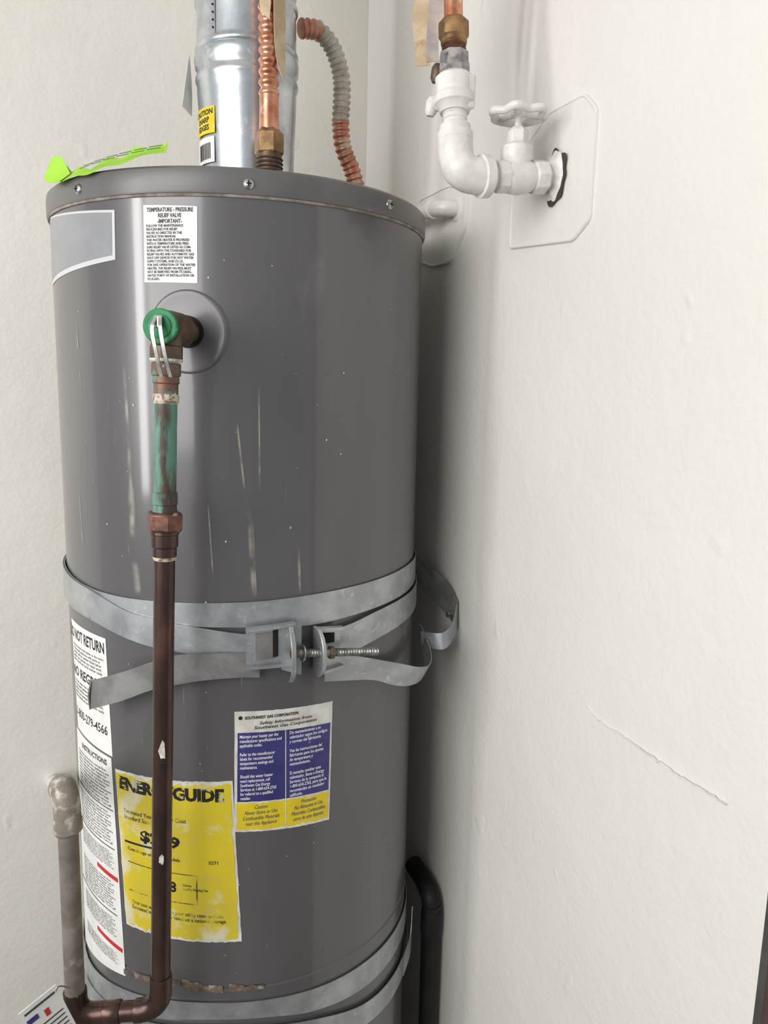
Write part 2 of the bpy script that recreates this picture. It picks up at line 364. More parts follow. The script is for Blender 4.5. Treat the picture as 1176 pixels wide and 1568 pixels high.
tl='Maintain your heater per the\nmanufacturer specifications and\napplicable codes.\n\nRefer to the manufacturer\nlabels for recommended\ntemperature settings and\nmaintenance.\n\nShould this water heater\nneed replacement, call\nSouthwest Gas Energy\nServices at 1-800-654-2765\nfor referral to a qualified\nretailer.'
tr='De mantenimiento a su\ncalentador segun los codigos\ny normas del fabricante.\n\nVea las instrucciones del\nfabricante para los ajustes\nde temperatura y\nmantenimiento.\n\nSi necesita cambiar este\ncalentador, llame a Energy\nServices de la compania al\n1-800-654-2765, para que le\nrecomienden un vendedor\ncalificado.'
text_cyl('gas_safety_text_left',tl,(-20.5,.9535),(-8.8,.8680),M_inkw,H,bold=.012,r=R+.0013,shear=.1)
text_cyl('gas_safety_text_right',tr,(-6.6,.9530),(5.0,.8650),M_inkw,H,bold=.012,r=R+.0013,shear=.1)
text_cyl('gas_safety_caution','Caution\nNever Store or Use\nCombustible Materials\nnear this Appliance',(-19.8,.8600),(-9.5,.8315),M_blue,H,shear=.3,align='CENTER',r=R+.0013,bold=.0)
text_cyl('gas_safety_precaution','Precaucion\nNo Almacene ni Use\nMateriales Combustibles\ncerca de este Aparato',(-6.0,.8585),(4.5,.8290),M_blue,H,shear=.3,align='CENTER',r=R+.0013,bold=.0)
patch('gas_safety_divider',(-7.8,.955),(-7.55,.955),(-7.55,.829),(-7.8,.829),R+.0012,M_whited,H,nx=1)
for i,(a,z1,b,z0,w) in enumerate([(-20.5,1.345,-18.0,1.235,.8),(-14.5,1.375,-14.5,1.25,.6),(-17.5,1.235,-16.2,1.125,1.6),(-16.5,1.225,-15.6,1.125,.7),(-49.5,1.165,-49,1.123,3.0),(-50.5,1.30,-49.8,1.23,1.5),(-50,1.26,-50,1.185,2.6),(-4.0,1.19,-3.5,1.125,1.1),(-20,1.06,-19.5,.99,.5),(-51,1.40,-50,1.27,1.6),(-70,1.45,-69,1.34,.8),(-73,1.24,-72,1.17,.8),(-28,1.24,-27,1.15,.6)]):
    patch('water_streak_%d'%(i+1),(a-w/2,z1),(a+w/2,z1),(b+w/2,z0),(b-w/2,z0),R+.0005,M_streak,H,nx=4,solid=0)
for i in range(34):
    a=random.uniform(-85,50);z=random.uniform(.95,1.55);w=random.uniform(.2,.5);l=random.uniform(.01,.04)
    patch('scuff_%d'%(i+1),(a-w/2,z),(a+w/2,z),(a+w/2+random.uniform(-1,1),z-l),(a-w/2,z-l),R+.0004,M_scuff,H,nx=4,solid=0)
V=[];Fc=[]
for i in range(110):
    a=random.uniform(-90,60);z=random.uniform(.6,1.57);s=random.choice([.0004,.0005,.0006,.0007,.0011])
    n0=len(V)
    for k in range(6):
        t=k*math.pi/3;V.append(cp(a+math.degrees(s*math.cos(t)/R),z+s*math.sin(t)*1.3,R+.0006))
    Fc.append(tuple(range(n0,n0+6)))
mk('paint_specks',V,Fc,M_min,H,smooth=False)
patch('rust_seam_1',(-60,.600),(-39,.612),(-39,.604),(-60,.592),R+.0006,M_rust,H,nz=3,nx=20,wob=.001)
patch('rust_seam_2',(-38.5,.613),(-26,.610),(-26,.599),(-38.5,.601),R+.0006,M_rust,H,nz=4,nx=20,wob=.004)
patch('rust_seam_3',(-24.5,.611),(-14,.606),(-14,.601),(-24.5,.600),R+.0006,M_rust,H,nz=3,nx=20,wob=.004)
V=[];Fc=[];ns=64
for j,(rr,off) in enumerate([(.046,.0),(.0455,.0010),(.043,.0014),(.040,.0008),(.018,.0008),(.017,-.004)]):
    for i in range(ns):
        t=2*math.pi*i/ns;V.append(cp(-32.4+math.degrees(rr*math.cos(t)/R),1.4315+rr*math.sin(t),R+off))
for j in range(5):
    for i in range(ns):
        k=(i+1)%ns;Fc.append((j*ns+i,j*ns+k,(j+1)*ns+k,(j+1)*ns+i))
mk('relief_valve_plate',V,Fc,M_body,H,ang=60)
lathe('relief_valve_opening',cp(-32.4,1.4315,R-.003),cp(-32.4,0,1),[(0,.0175),(.0045,.0175)],M_dark,H,seg=32)

# ---------------------------------------------------------------- T&P valve + discharge line
T=empty('relief_valve_and_discharge_pipe')
d=cp(-32.4,0,1);base=cp(-32.4,1.4315,R)
lathe('nipple',base,d,[(-.01,.0135),(.022,.0135)],M_brassd,T,seg=32)
lathe('valve_collar',base+d*.018,d,[(0,.016),(.002,.0185),(.014,.0185),(.016,.017)],M_brassd,T,nfac=6)
lathe('valve_body',base+d*.03,d,[(0,.015),(.004,.018),(.03,.018),(.036,.0155),(.042,.0155),(.046,.0175),(.052,.0175)],M_brassd,T,seg=40,ang=30)
g=base+d*.082
lathe('green_cap',g,d,[(0,.0165),(.001,.0178),(.004,.0178),(.005,.0165),(.0045,.012),(.006,.0115),(.007,.006)],M_green,T,seg=48,ang=30)
x=Vector((math.cos(rad(-32.4)),math.sin(rad(-32.4)),0))
rot=Matrix((x,d,Vector((0,0,1)))).transposed()
box('lever_clip',g+d*.008+Vector((0,0,.004)),(.007,.005,.012),M_steel,T,rot=rot)
for s,k in((-1,.004),(1,.0045)):
    P=[g+d*.009+x*(s*k*.5)+Vector((0,0,.010)),g+d*.015+x*(s*k)+Vector((0,0,-.004)),g+d*.013+x*(s*k+.003)+Vector((0,0,-.028)),g+d*.008+x*(s*k*1.1+.006)+Vector((0,0,-.050))]
    ribbon('lever_arm_%s'%('a' if s<0 else 'b'),[(p-x*.0018,p+x*.0018) for p in P],M_steel,T,th=.0018)
top=cp(-32.4,1.425,.318);bot=cp(-36.6,.655,.331)
dn=(bot-top).normalized()
def at(z): return top+(bot-top)*((top.z-z)/(top.z-bot.z))
def seg_(name,z0,z1,prof,m,nf=0,sg=40):
    lathe(name,at(z0),dn,[(t*(z0-z1),r) for t,r in prof],m,T,seg=sg,nfac=nf,ang=32)
lathe('valve_outlet',cp(-32.4,1.435,.316),dn,[(0,.016),(.02,.016),(.024,.0155)],M_brassd,T,seg=32)
seg_('outlet_collar',1.414,1.398,[(0,.014),(.1,.0165),(.9,.0165),(1,.015)],M_brassd)
seg_('tape_ring',1.400,1.397,[(0,.0165),(.5,.0169),(1,.0162)],M_min)
seg_('adapter_hex',1.396,1.382,[(0,.0145),(.1,.0155),(.9,.0155),(1,.0145)],M_patr,nf=8)
seg_('adapter_body',1.384,1.356,[(0,.0132),(.3,.0138),(.35,.0125),(.9,.0125),(1,.0132)],M_patr)
M_solder=mat('solder_crust',(200,190,172),(130,104,88),scale=150,rough=.7,lo=.48,hi=.58,bump=.5,bscale=250)
seg_('solder_ring',1.364,1.354,[(0,.0125),(.3,.0136),(.7,.0134),(1,.0122)],M_solder)
seg_('patina_pipe',1.358,1.256,[(0,.0116),(1,.0116)],M_pat)
seg_('union_tail',1.262,1.238,[(0,.0118),(.05,.0130),(.55,.0130),(.6,.0122),(1,.0128)],M_pat)
seg_('union_nut',1.2405,1.219,[(0,.0165),(.1,.0192),(.9,.0192),(1,.0165)],M_copred,nf=6)
seg_('union_body',1.220,1.192,[(0,.0150),(.12,.0152),(.15,.0142),(.6,.0142),(.65,.0128),(1,.0128)],M_copd)
seg_('solder_ring_2',1.193,1.188,[(0,.0122),(.4,.0127),(1,.0116)],M_solder)
seg_('discharge_pipe',1.20,.675,[(0,.0112),(1,.0112)],M_copd)
seg_('elbow_socket_top',.690,.664,[(0,.0125),(.1,.0131),(1,.0131)],M_copd)
L0=Vector((-.281,-.226,.640))
b0=at(.665)
hd=(L0-Vector((b0.x,b0.y,.645))).normalized()
tube('elbow',[at(.668),at(.660)+hd*.001,at(.652)+hd*.006,at(.647)+hd*.014,at(.645)+hd*.024],.0131,M_copd,T,seg=28)
h0=at(.645)+hd*.022
lathe('elbow_socket_side',h0-hd*.001,hd,[(0,.0131),(.008,.0131),(.009,.0125)],M_copd,T,seg=32)
Lend=h0+hd*.055
lathe('horizontal_run',h0,hd,[(0,.0112),(.055,.0112)],M_copd,T,seg=32)
lathe('coupling',h0+hd*.024,hd,[(0,.0125),(.001,.0131),(.020,.0131),(.021,.0125)],M_copd,T,seg=32)
c0=Lend
tube('tee_elbow',[c0-hd*.012,c0+hd*.004,c0+hd*.014+Vector((0,0,.004)),c0+hd*.020+Vector((0,0,.014)),c0+hd*.021+Vector((0,0,.032))],.0133,M_copd,T,seg=28)
vb=c0+hd*.021+Vector((0,0,.028))
vt=Vector((vb.x+.002,vb.y,.910))
lathe('side_riser',vb,vt-vb,[(0,.0112),((vt-vb).length,.0112)],M_copd2,T,seg=32)
lathe('riser_coupling',vb+Vector((0,0,.205)),Vector((0,0,1)),[(0,.0118),(.002,.0128),(.03,.0128),(.032,.0118)],M_copd2,T,seg=32)
# elbow turns back toward the back wall; the run falls away behind it
far_end=Vector((-.262,.342,.650))
fd=(far_end-vt).normalized()
tube('upper_elbow',[vt-Vector((0,0,.022)),vt-Vector((0,0,.006)),vt+Vector((-.001,.003,.006)),vt+Vector((-.002,.012,.011)),vt+Vector((-.002,.024,.007)),vt+Vector((-.002,.036,.000)),vt+Vector((-.001,.048,-.008))],.0146,M_copwh,T,seg=28)
tube('far_stub',[vt+Vector((-.0012,.044,-.005)),far_end],.0112,M_paint,T,smooth=False)
lathe('elbow_collar',vt-Vector((0,0,.036)),Vector((0,0,1)),[(0,.0122),(.003,.0156),(.014,.0156),(.02,.0146)],M_copwh,T,seg=28)
for i,(z,s) in enumerate(((.975,1.0),(.955,.7),(.845,.7))):
    p=at(z);V=[];nn=12;fr=Vector((-.22,-.97,0)).normalized();sx=Vector((.97,-.22,0))
    for k in range(nn):
        t=2*math.pi*k/nn;q=1+.7*noise.noise(Vector((math.cos(t)*1.5,math.sin(t)*1.5,i*7)))
        u=.0040*s*q*math.cos(t);V.append(p+sx*u+Vector((0,0,.009*s*q*math.sin(t)))+fr*(math.sqrt(max(.0112**2-u*u,0))+.0006))
    mk('paint_chip_%d'%i,V,[tuple(range(nn))],M_min if i!=1 else M_black,T,smooth=False)

tg=empty('inspection_tag')
rx=Matrix.Rotation(rad(-18),3,'Y')@Matrix.Rotation(rad(15),3,'Z')
tc_=Vector((-.316,-.262,.672))
box('card',tc_,(.042,.0012,.075),M_white,tg,rot=rx,bevel=0)
for i,(dx,dz,w,h,mm) in enumerate([(-.012,.020,.012,.006,M_blue),(.003,.016,.005,.009,M_red),(0,.006,.034,.0012,M_inkg),(0,-.0,.034,.0012,M_inkg),(0,-.006,.034,.0012,M_inkg),(0,-.012,.034,.0012,M_inkg),(0,-.018,.034,.0012,M_inkg),(0,.031,.034,.0022,M_inkg)]):
    box('print_%d'%i,tc_+rx@Vector((dx,-.001,dz)),(w,.0006,h),mm,tg,rot=rx,bevel=0)
tube('tie_wire',[(-.309,-.263,.710),(-.304,-.25,.705),(-.293,-.240,.690),(-.285,-.240,.675)],.0008,M_steel,tg,seg=8)

# ---------------------------------------------------------------- seismic straps
S=empty('seismic_strap')
band('upper_band',[(-180,1.131,1.095,.2525),(-120,1.130,1.093,.2525),(-92,1.128,1.088,.2525),(-78,1.123,1.088,.2525),(-65,1.1195,1.088,.2525),(-52,1.1185,1.088,.2525),(-32,1.120,1.091,.2525),(-14,1.122,1.090,.2525),(0,1.125,1.087,.2525),(19,1.128,1.091,.2525),(45,1.131,1.094,.2525),(60,1.131,1.095,.2525),(90,1.131,1.095,.2525),(180,1.131,1.095,.2525)],M_strap,S)
band('strap_to_clamp_left',[(-140,1.131,1.095,.2545),(-110,1.130,1.092,.2545),(-94,1.128,1.088,.2545),(-80,1.123,1.083,.2545),(-66,1.1175,1.079,.2545),(-52,1.102,1.068,.2550),(-45,1.098,1.063,.2550),(-37,1.0935,1.060,.2555),(-29,1.090,1.054,.256),(-19,1.084,1.046,.2575),(-12,1.082,1.044,.258)],M_strap,S)
band('strap_to_clamp_right',[(4,1.077,1.038,.258),(12,1.081,1.043,.257),(22,1.0875,1.050,.256),(35,1.0905,1.054,.2555),(50,1.091,1.056,.255),(70,1.094,1.06,.255),(95,1.096,1.062,.255),(120,1.098,1.063,.255)],M_strap,S)
band('loose_tail_left',[(-15,1.060,1.030,.2595),(-22,1.062,1.031,.2600),(-30,1.061,1.028,.262),(-36,1.060,1.024,.268),(-42,1.052,1.018,.277),(-49,1.038,1.003,.284),(-58.5,1.020,.984,.289)],M_strapd,S)
tube('loose_tail_left_fold',[cp(-57.8,1.020,.289),cp(-58.4,1.003,.291),cp(-58.6,.984,.289)],.0014,M_strapd,S,seg=8)
band('loose_tail_right',[(3,1.046,1.014,.259),(12,1.040,1.008,.263),(19,1.030,1.001,.272,.268),(26,1.018,.986,.284,.276),(33,1.004,.976,.292,.280),(40,.996,.974,.293,.282),(47,1.000,.982,.285,.277),(54,1.012,.992,.272,.268),(60,1.022,1.002,.262)],M_strap,S)
ribbon('strap_fold_lower',[(cp(55,1.018,.264),cp(55,.996,.266)),(rp(.255,-.150,1.020),rp(.255,-.155,.996)),(rp(.280,-.135,1.030),rp(.280,-.137,1.003)),(rp(.293,-.122,1.052),rp(.293,-.124,1.010))],M_strap,S,n=4)
ribbon('strap_fold_upper',[(rp(.294,-.122,1.056),rp(.294,-.123,1.012)),(rp(.290,-.095,1.078),rp(.290,-.098,1.028)),(rp(.275,-.050,1.100),rp(.278,-.055,1.050)),(rp(.262,-.010,1.120),rp(.264,-.015,1.075))],M_strapd,S,n=4)
tube('strap_lag_screw',[rp(.280,-.116,1.035),rp(.299,-.114,1.035)],.004,M_steel,S,seg=12,smooth=False)
patch('clamp_base_left',(-18.5,1.0915),(-7,1.096),(-7,1.048),(-18.5,1.0455),.2605,M_strap,S,solid=.003)
patch('clamp_window_left',(-16,1.085),(-10.5,1.087),(-10.5,1.054),(-16,1.052),.2623,M_strapd,S,solid=.001)
patch('clamp_slot_left',(-11.6,1.088),(-10.2,1.089),(-10.2,1.056),(-11.6,1.055),.2628,M_dark,S,solid=.0008)
patch('clamp_rim_left_top',(-18.5,1.0935),(-6,1.0975),(-6,1.0935),(-18.5,1.0895),.2655,M_strap,S,solid=.009,nz=1)
patch('clamp_rim_left_bottom',(-18.5,1.0475),(-6,1.0485),(-6,1.0445),(-18.5,1.0435),.2655,M_strap,S,solid=.009,nz=1)
def lug(name,phi,zt,zb,m=M_strap,r0=.258,r1=.288,w=1.3,lean=0):
    Fc=[];n=8;K=[]
    for j in range(n+1):
        v=j/n;z=zt+(zb-zt)*v
        rr=r0+(r1-r0)*(1-abs(2*v-1)**3*.55)
        for s in (-1,1):
            for q in (0,1):
                K.append(cp(phi+s*w/2+(lean if q else 0),z,rr if q else r0-.002))
    for j in range(n):
        a=j*4;b=a+4
        Fc+=[(a,a+1,b+1,b),(a+2,b+2,b+3,a+3),(a+1,a+3,b+3,b+1),(a,b,b+2,a+2)]
    Fc+=[(0,2,3,1),(n*4,n*4+1,n*4+3,n*4+2)]
    mk(name,K,Fc,m,S,ang=30,bevel=.0008)
patch('clamp_web_left',(-9.5,1.0965),(-4.2,1.0950),(-4.2,1.030),(-9.5,1.040),.264,M_strap,S,solid=.004)
lug('clamp_lug_left',-5.6,1.0955,1.026,lean=-2.0,w=1.1,r0=.262,r1=.292)
lug('clamp_lug_right',.3,1.0865,1.026,w=1.0,r0=.258,r1=.288)
patch('clamp_base_right',(.3,1.0855),(7.5,1.081),(7.5,1.034),(.3,1.030),.2605,M_strap,S,solid=.003)
patch('clamp_window_right',(2.2,1.078),(5.6,1.076),(5.6,1.064),(2.2,1.064),.2623,M_dark,S,solid=.001)
patch('clamp_rim_right_top',(.3,1.0865),(8,1.083),(8,1.079),(.3,1.0825),.2645,M_strap,S,solid=.008,nz=1)
patch('clamp_rim_right_bottom',(.3,1.0305),(8,1.034),(8,1.030),(.3,1.0265),.2645,M_strap,S,solid=.008,nz=1)
bp0=Vector((-.036,-.2765,1.0635));bp1=Vector((.076,-.2790,1.0500));bd=(bp1-bp0).normalized()
tube('clamp_bolt',[bp0,bp0.lerp(bp1,.5),bp1],.0042,M_steel,S,seg=20,step=.00035,rf=lambda s:.0046+.00055*math.sin(s*2*math.pi/.0016))
lathe('bolt_head',bp0-bd*.001,bd,[(0,.0065),(.001,.0075),(.006,.0075),(.007,.0065)],M_brassd,S,nfac=6)
lathe('bolt_nut',bp0+bd*.047,bd,[(0,.0072),(.0005,.008),(.0062,.008),(.007,.0072)],M_brassd,S,nfac=6)
lathe('bolt_washer',bp0+bd*.0125,bd,[(0,.010),(.0015,.010)],M_steel,S,seg=28)
S2=empty('seismic_strap')
band('lower_band',[(-180,.575,.540,.2525),(-95,.560,.525,.2525),(-82,.556,.521,.2525),(-57,.572,.540,.2525),(-34,.585,.560,.2525),(-15,.585,.560,.2525),(1,.581,.548,.2525),(22,.577,.538,.2525),(45,.574,.536,.2525),(90,.572,.536,.2525),(180,.575,.540,.2525)],M_strap,S2)
band('lower_band_second',[(-90,.520,.485,.2545),(-60,.535,.500,.2545),(-27,.552,.517,.2545),(-1,.538,.503,.2545),(22,.512,.477,.2545),(43,.503,.468,.2545),(62,.500,.465,.256),(76,.51,.475,.257)],M_strap,S2)
ribbon('lower_strap_tail',[(cp(48,.500,.256),cp(48,.466,.256)),(cp(54,.520,.262),cp(54,.485,.262)),(cp(58,.555,.263),cp(58,.52,.263))],M_strap,S2)

# ---------------------------------------------------------------- flue vent
Vt=empty('flue_vent_pipe');vc=(.007,0.0)
def bead(z,r,h,w): return [(z-w,r),(z-w*.5,r+h*.8),(z,r+h),(z+w*.5,r+h*.8),(z+w,r)]
prof=[(1.606,.070),(1.612,.070),(1.614,.0625),(1.66,.0625),(1.70,.064),(1.755,.0665)]+bead(1.775,.0668,.0022,.006)+[(1.786,.0665),(1.790,.0690),(1.801,.0700),(1.806,.0690)]+bead(1.812,.0672,.002,.004)+[(1.82,.0665),(1.862,.066)]+bead(1.870,.066,.0028,.005)
prof+=[(1.88,.0645)]+bead(1.888,.0645,.0025,.004)+[(1.90,.0640),(2.1,.064),(2.499,.064)]
lathe('vent_stack',(vc[0],vc[1],0),(0,0,1),prof,M_galv,Vt,seg=96,ang=40)
def vs(name,phi,z,s=.0022,r=.0665): lathe(name,cp(phi,z,r-.001,vc),cp(phi,0,1),[(0,s),(.002,s),(.003,s*.4)],M_dark,Vt,seg=12)
for i in range(5): vs('seam_rivet_%d'%i,-58,1.824+i*.009,s=.0012)
lathe('vent_screw',cp(-40,1.885,.067,vc),cp(-40,0,1),[(0,.005),(.003,.005),(.004,.002)],M_steel,Vt,seg=6)
patch('vent_seam',(-56,1.90),(-54.5,1.90),(-54.5,1.815),(-56,1.815),.0672,M_strapd,Vt,c=vc,nx=2)
patch('caution_label',(-104,1.7335),(-58,1.7315),(-58,1.6985),(-104,1.7000),.0662,M_yel,Vt,c=vc,nx=20)
text_cyl('caution_text','CAUTION\nSHARP\nEDGES',(-98,1.7290),(-61,1.7035),M_black,Vt,r=.0667,bold=.03,c=vc,align='CENTER')
patch('part_label',(-104,1.6960),(-60,1.6950),(-60,1.6630),(-104,1.6640),.0650,M_white,Vt,c=vc,nx=20)
for i in range(9):
    a=-92+i*3;patch('barcode_%d'%i,(a,1.688),(a+1.4,1.688),(a+1.4,1.668),(a,1.668),.0655,M_black,Vt,c=vc,nx=1,nz=1)
pp=empty('paper_tag')
ribbon('sheet',[(Vector((-.064,.03,1.812)),Vector((-.058,.05,1.812))),(Vector((-.072,.02,1.775)),Vector((-.056,.05,1.775))),(Vector((-.080,.01,1.738)),Vector((-.062,.03,1.733)))],M_white,pp,th=.0005)

# ---------------------------------------------------------------- cold water connector (front)
Cw=empty('copper_water_connector')
bx,by=.002,-.100
lathe('nipple',(bx,by,1.600),(0,0,1),[(0,.016),(.068,.016)],M_brassd,Cw,seg=32)
for i in range(4): lathe('nipple_thread_%d'%i,(bx,by,1.640+i*.005),(0,0,1),[(0,.016),(.0018,.0178),(.0036,.016)],M_brassd,Cw,seg=32)
lathe('nut',(bx,by,1.662),(0,0,1),[(0,.0165),(.002,.0190),(.026,.0190),(.028,.0150),(.031,.0140)],M_brass,Cw,nfac=6)
lathe('smooth_end',(bx,by,1.690),(0,0,1),[(0,.0125),(.025,.0118),(.045,.0118)],M_copper,Cw,seg=32)
tube('flex_tube',[(bx,by,1.732),(bx,by,1.80),(bx-.001,by+.002,1.9),(bx-.002,by+.004,2.0)],.0115,M_copper,Cw,seg=32,step=.0012,rf=lambda s:.0116+.0014*math.sin(s*2*math.pi/.0125))
lathe('riser',(bx-.002,by+.004,1.99),(0,0,1),[(0,.0112),(.509,.0112)],M_copper,Cw,seg=28)
ribbon('tape_wrap_1',[(Vector((bx+.002,by-.0155,1.90)),Vector((bx+.020,by-.004,1.90))),(Vector((bx+.001,by-.0155,1.83)),Vector((bx+.020,by-.006,1.83))),(Vector((bx+.002,by-.0155,1.79)),Vector((bx+.019,by-.008,1.785))),(Vector((bx+.006,by-.015,1.765)),Vector((bx+.017,by-.010,1.748)))],M_tape,Cw,th=.0006)
ribbon('tape_wrap_2',[(Vector((bx-.018,by-.008,1.90)),Vector((bx-.002,by-.0155,1.90))),(Vector((bx-.016,by-.009,1.85)),Vector((bx-.002,by-.0155,1.848))),(Vector((bx-.014,by-.010,1.822)),Vector((bx-.004,by-.015,1.814)))],M_tape,Cw,th=.0006)

# ---------------------------------------------------------------- flexible hot connector (right of vent)
Fl=empty('flexible_water_connector')
pts=[(.084,-.002,1.863),(.100,-.001,1.866),(.114,0,1.866),(.134,0,1.848),(.146,0,1.82),(.149,0,1.794),(.147,0,1.750)]
pts2=[(.147,0,1.752),(.150,0,1.725),(.157,0,1.706),(.166,0,1.690),(.175,0,1.66),(.18,0,1.607)]
rf=lambda s:.0118+.0012*math.sin(s*2*math.pi/.0085)
tube('flex_coated',pts[1:],.012,M_flexg,Fl,seg=28,step=.001,rf=rf)
tube('flex_bare_end',pts[:3],.012,M_flexc,Fl,seg=28,step=.001,rf=lambda s:.0122+.0012*math.sin(s*2*math.pi/.0085))
tube('flex_bare',pts2,.012,M_flexc,Fl,seg=28,step=.001,rf=rf)
lathe('nut',(.18,0,1.605),(0,0,1),[(0,.017),(.02,.017)],M_brass,Fl,nfac=6)

# ---------------------------------------------------------------- shut-off valve assembly on right wall
# modelled in its own local frame (wall at x=.35), then placed on the right wall at 3/4-inch size
XF=RM@Matrix.Translation((.298,-.338,1.618))@Matrix.Scale(.87,4)@Matrix.Translation((-.35,.262,-1.648))
A=empty('shutoff_valve_and_supply_pipe')
def ax(z):
    t=(1.83-z)/(1.83-1.64);return Vector((.202,-.214-.020*t,z))
def rs(name,z0,z1,prof,m,nf=0):
    p=ax(z0);q=ax(z1);lathe(name,p,q-p,[(t*(q-p).length,r) for t,r in prof],m,A,seg=40,nfac=nf,ang=32)
rs('copper_riser',2.66,1.800,[(0,.0118),(1,.0118)],M_copper)
rs('brass_nut',1.824,1.800,[(0,.0160),(.08,.0195),(.85,.0195),(1,.017)],M_brass,6)
rs('brass_shoulder',1.801,1.793,[(0,.0165),(.6,.0165),(1,.014)],M_brass)
for i in range(3): rs('thread_%d'%i,1.795-i*.0045,1.7905-i*.0045,[(0,.0132),(.5,.0155),(1,.0132)],M_copred)
rs('union_upper',1.785,1.756,[(0,.0155),(.06,.0188),(.5,.0192),(.55,.0202),(1,.0202)],mat('union_stained',(176,172,166),(120,116,118),scale=60,rough=.5,metal=.2,c3=(80,76,82),s3=50,t3=(.55,.65)),8)
rs('valve_body',1.757,1.712,[(0,.0205),(.08,.0242),(.5,.0235),(.58,.0258),(.78,.0258),(.84,.022),(1,.0185)],M_paint)
rs('nipple',1.714,1.694,[(0,.0148),(.2,.0158),(.25,.0148),(.5,.0158),(.55,.0148),(1,.0152)],M_paint)
rs('reducer',1.698,1.678,[(0,.0160),(.1,.0198),(.5,.0198),(.55,.0228),(1,.0228)],M_paint)
wy=-.243
W0=Vector((.350,wy,1.648))
tube('street_elbow',[ax(1.682),ax(1.668),ax(1.655)+Vector((.002,0,0)),Vector((.208,-.237,1.6435)),Vector((.219,-.239,1.638)),Vector((.232,-.241,1.637)),Vector((.238,-.241,1.637))],.0226,M_paint,A,seg=36)
hp=Vector((.236,-.2410,1.6372));hd2=(W0-hp).normalized()
def hs(name,t0,t1,prof,m=M_paint,nf=0):
    lathe(name,hp+hd2*t0,hd2,[(t*(t1-t0),r) for t,r in prof],m,A,seg=40,nfac=nf,ang=32)
hs('elbow_collar',-.004,.010,[(0,.0225),(.1,.0262),(.9,.0262),(1,.023)])
hs('threaded_nipple',.008,.030,[(0,.0155),(.2,.0165),(.4,.0155),(.6,.0165),(.8,.0155),(1,.016)])
hs('valve_inlet',.018,.036,[(0,.018),(.1,.0208),(.9,.0208),(1,.018)],nf=8)
hs('stop_body',.030,.074,[(0,.0175),(.2,.0205),(.5,.0225),(.8,.0205),(1,.0175)])
hs('outlet_hex',.072,.094,[(0,.0175),(.08,.0218),(.9,.0218),(1,.019)],nf=8)
hs('outlet_nipple',.090,.118,[(0,.0140),(1,.0140)])
vcn=hp+hd2*.050
lathe('bonnet',vcn,(0,0,1),[(0,.016),(.018,.018),(.022,.0205),(.036,.0205),(.038,.017),(.041,.0140)],M_paint,A,seg=36)
lathe('packing_nut',vcn+Vector((0,0,.039)),(0,0,1),[(0,.0132),(.001,.0145),(.016,.0145),(.019,.0115),(.022,.008)],M_paint,A,nfac=6)
lathe('stem',vcn+Vector((0,0,.055)),(0,0,1),[(0,.0045),(.03,.0045),(.031,.006),(.034,.006)],M_paint,A,seg=16)
wc=vcn+Vector((0,0,.0765))
lathe('wheel_hub',wc-Vector((0,0,.005)),(0,0,1),[(0,.006),(.002,.0095),(.008,.0095),(.011,.006)],M_paint,A,seg=24)
lathe('wheel_nut',wc+Vector((0,0,.005)),(0,0,1),[(0,.0055),(.005,.0055),(.006,.004)],M_paint,A,nfac=6)
rim=[]
for i in range(121):
    t=2*math.pi*i/120;rr=.0325+.0030*math.cos(6*t+.5)
    rim.append(wc+Vector((rr*math.cos(t),rr*math.sin(t),-.0012+.0010*math.cos(6*t+.5))))
tube('wheel_rim',rim,.0052,M_paint,A,seg=14,smooth=False)
for i in range(3):
    t=(2*math.pi*i-.5)/3
    dd=Vector((math.cos(t),math.sin(t),0));tube('wheel_spoke_%d'%i,[wc,wc+dd*.031],.0038,M_paint,A,seg=10,smooth=False)
for i,(z,l) in enumerate(((1.762,.020),(1.722,.028))):
    p=ax(z);dd=Vector((-.55,.45,0)).normalized()
    lathe('side_lug_%d'%i,p,dd,[(.010,.006),(l+.006,.006)],M_paint,A,seg=16)
    lathe('side_bolt_%d'%i,p+dd*(l+.002),Vector((.1,-.1,1)),[(-.011,.005),(-.006,.0078),(.006,.0078),(.011,.005)],M_brassd if i==0 else M_paint,A,seg=16)
box('valve_side_plate',ax(1.735)+Vector((.014,-.016,0)),(.012,.010,.04),M_paint,A,bevel=.003)
V=[];Fc=[];n=48
for j in range(2):
    for i in range(n):
        t=2*math.pi*i/n;w=(.0280+.010*noise.noise(Vector((math.cos(t)*1.6,math.sin(t)*1.6,3)))) if j else .004
        V.append(Vector((.3432,wy-.003+w*math.cos(t)*.85,1.650+w*math.sin(t)*1.15)))
for i in range(n):
    k=(i+1)%n;Fc.append((i,k,n+k,n+i))
mk('crack_ring',V,Fc,M_crack,A,smooth=False)
V=[];Fc=[];n=48
for j in range(6):
    for i in range(n):
        t=2*math.pi*i/n;u=j/5;wn=.027+.006*noise.noise(Vector((math.cos(t)*2,math.sin(t)*2,8)));w=.0125+(wn-.0125)*u
        V.append(Vector((.3426-.010*(1-u)**1.3,wy+w*math.cos(t)*.85+.001,1.649+w*math.sin(t)*1.12)))
for j in range(5):
    for i in range(n):
        k=(i+1)%n;Fc.append((j*n+i,j*n+k,(j+1)*n+k,(j+1)*n+i))
mk('plaster_lump',V,Fc,M_paint,A,ang=80,solid=.001)
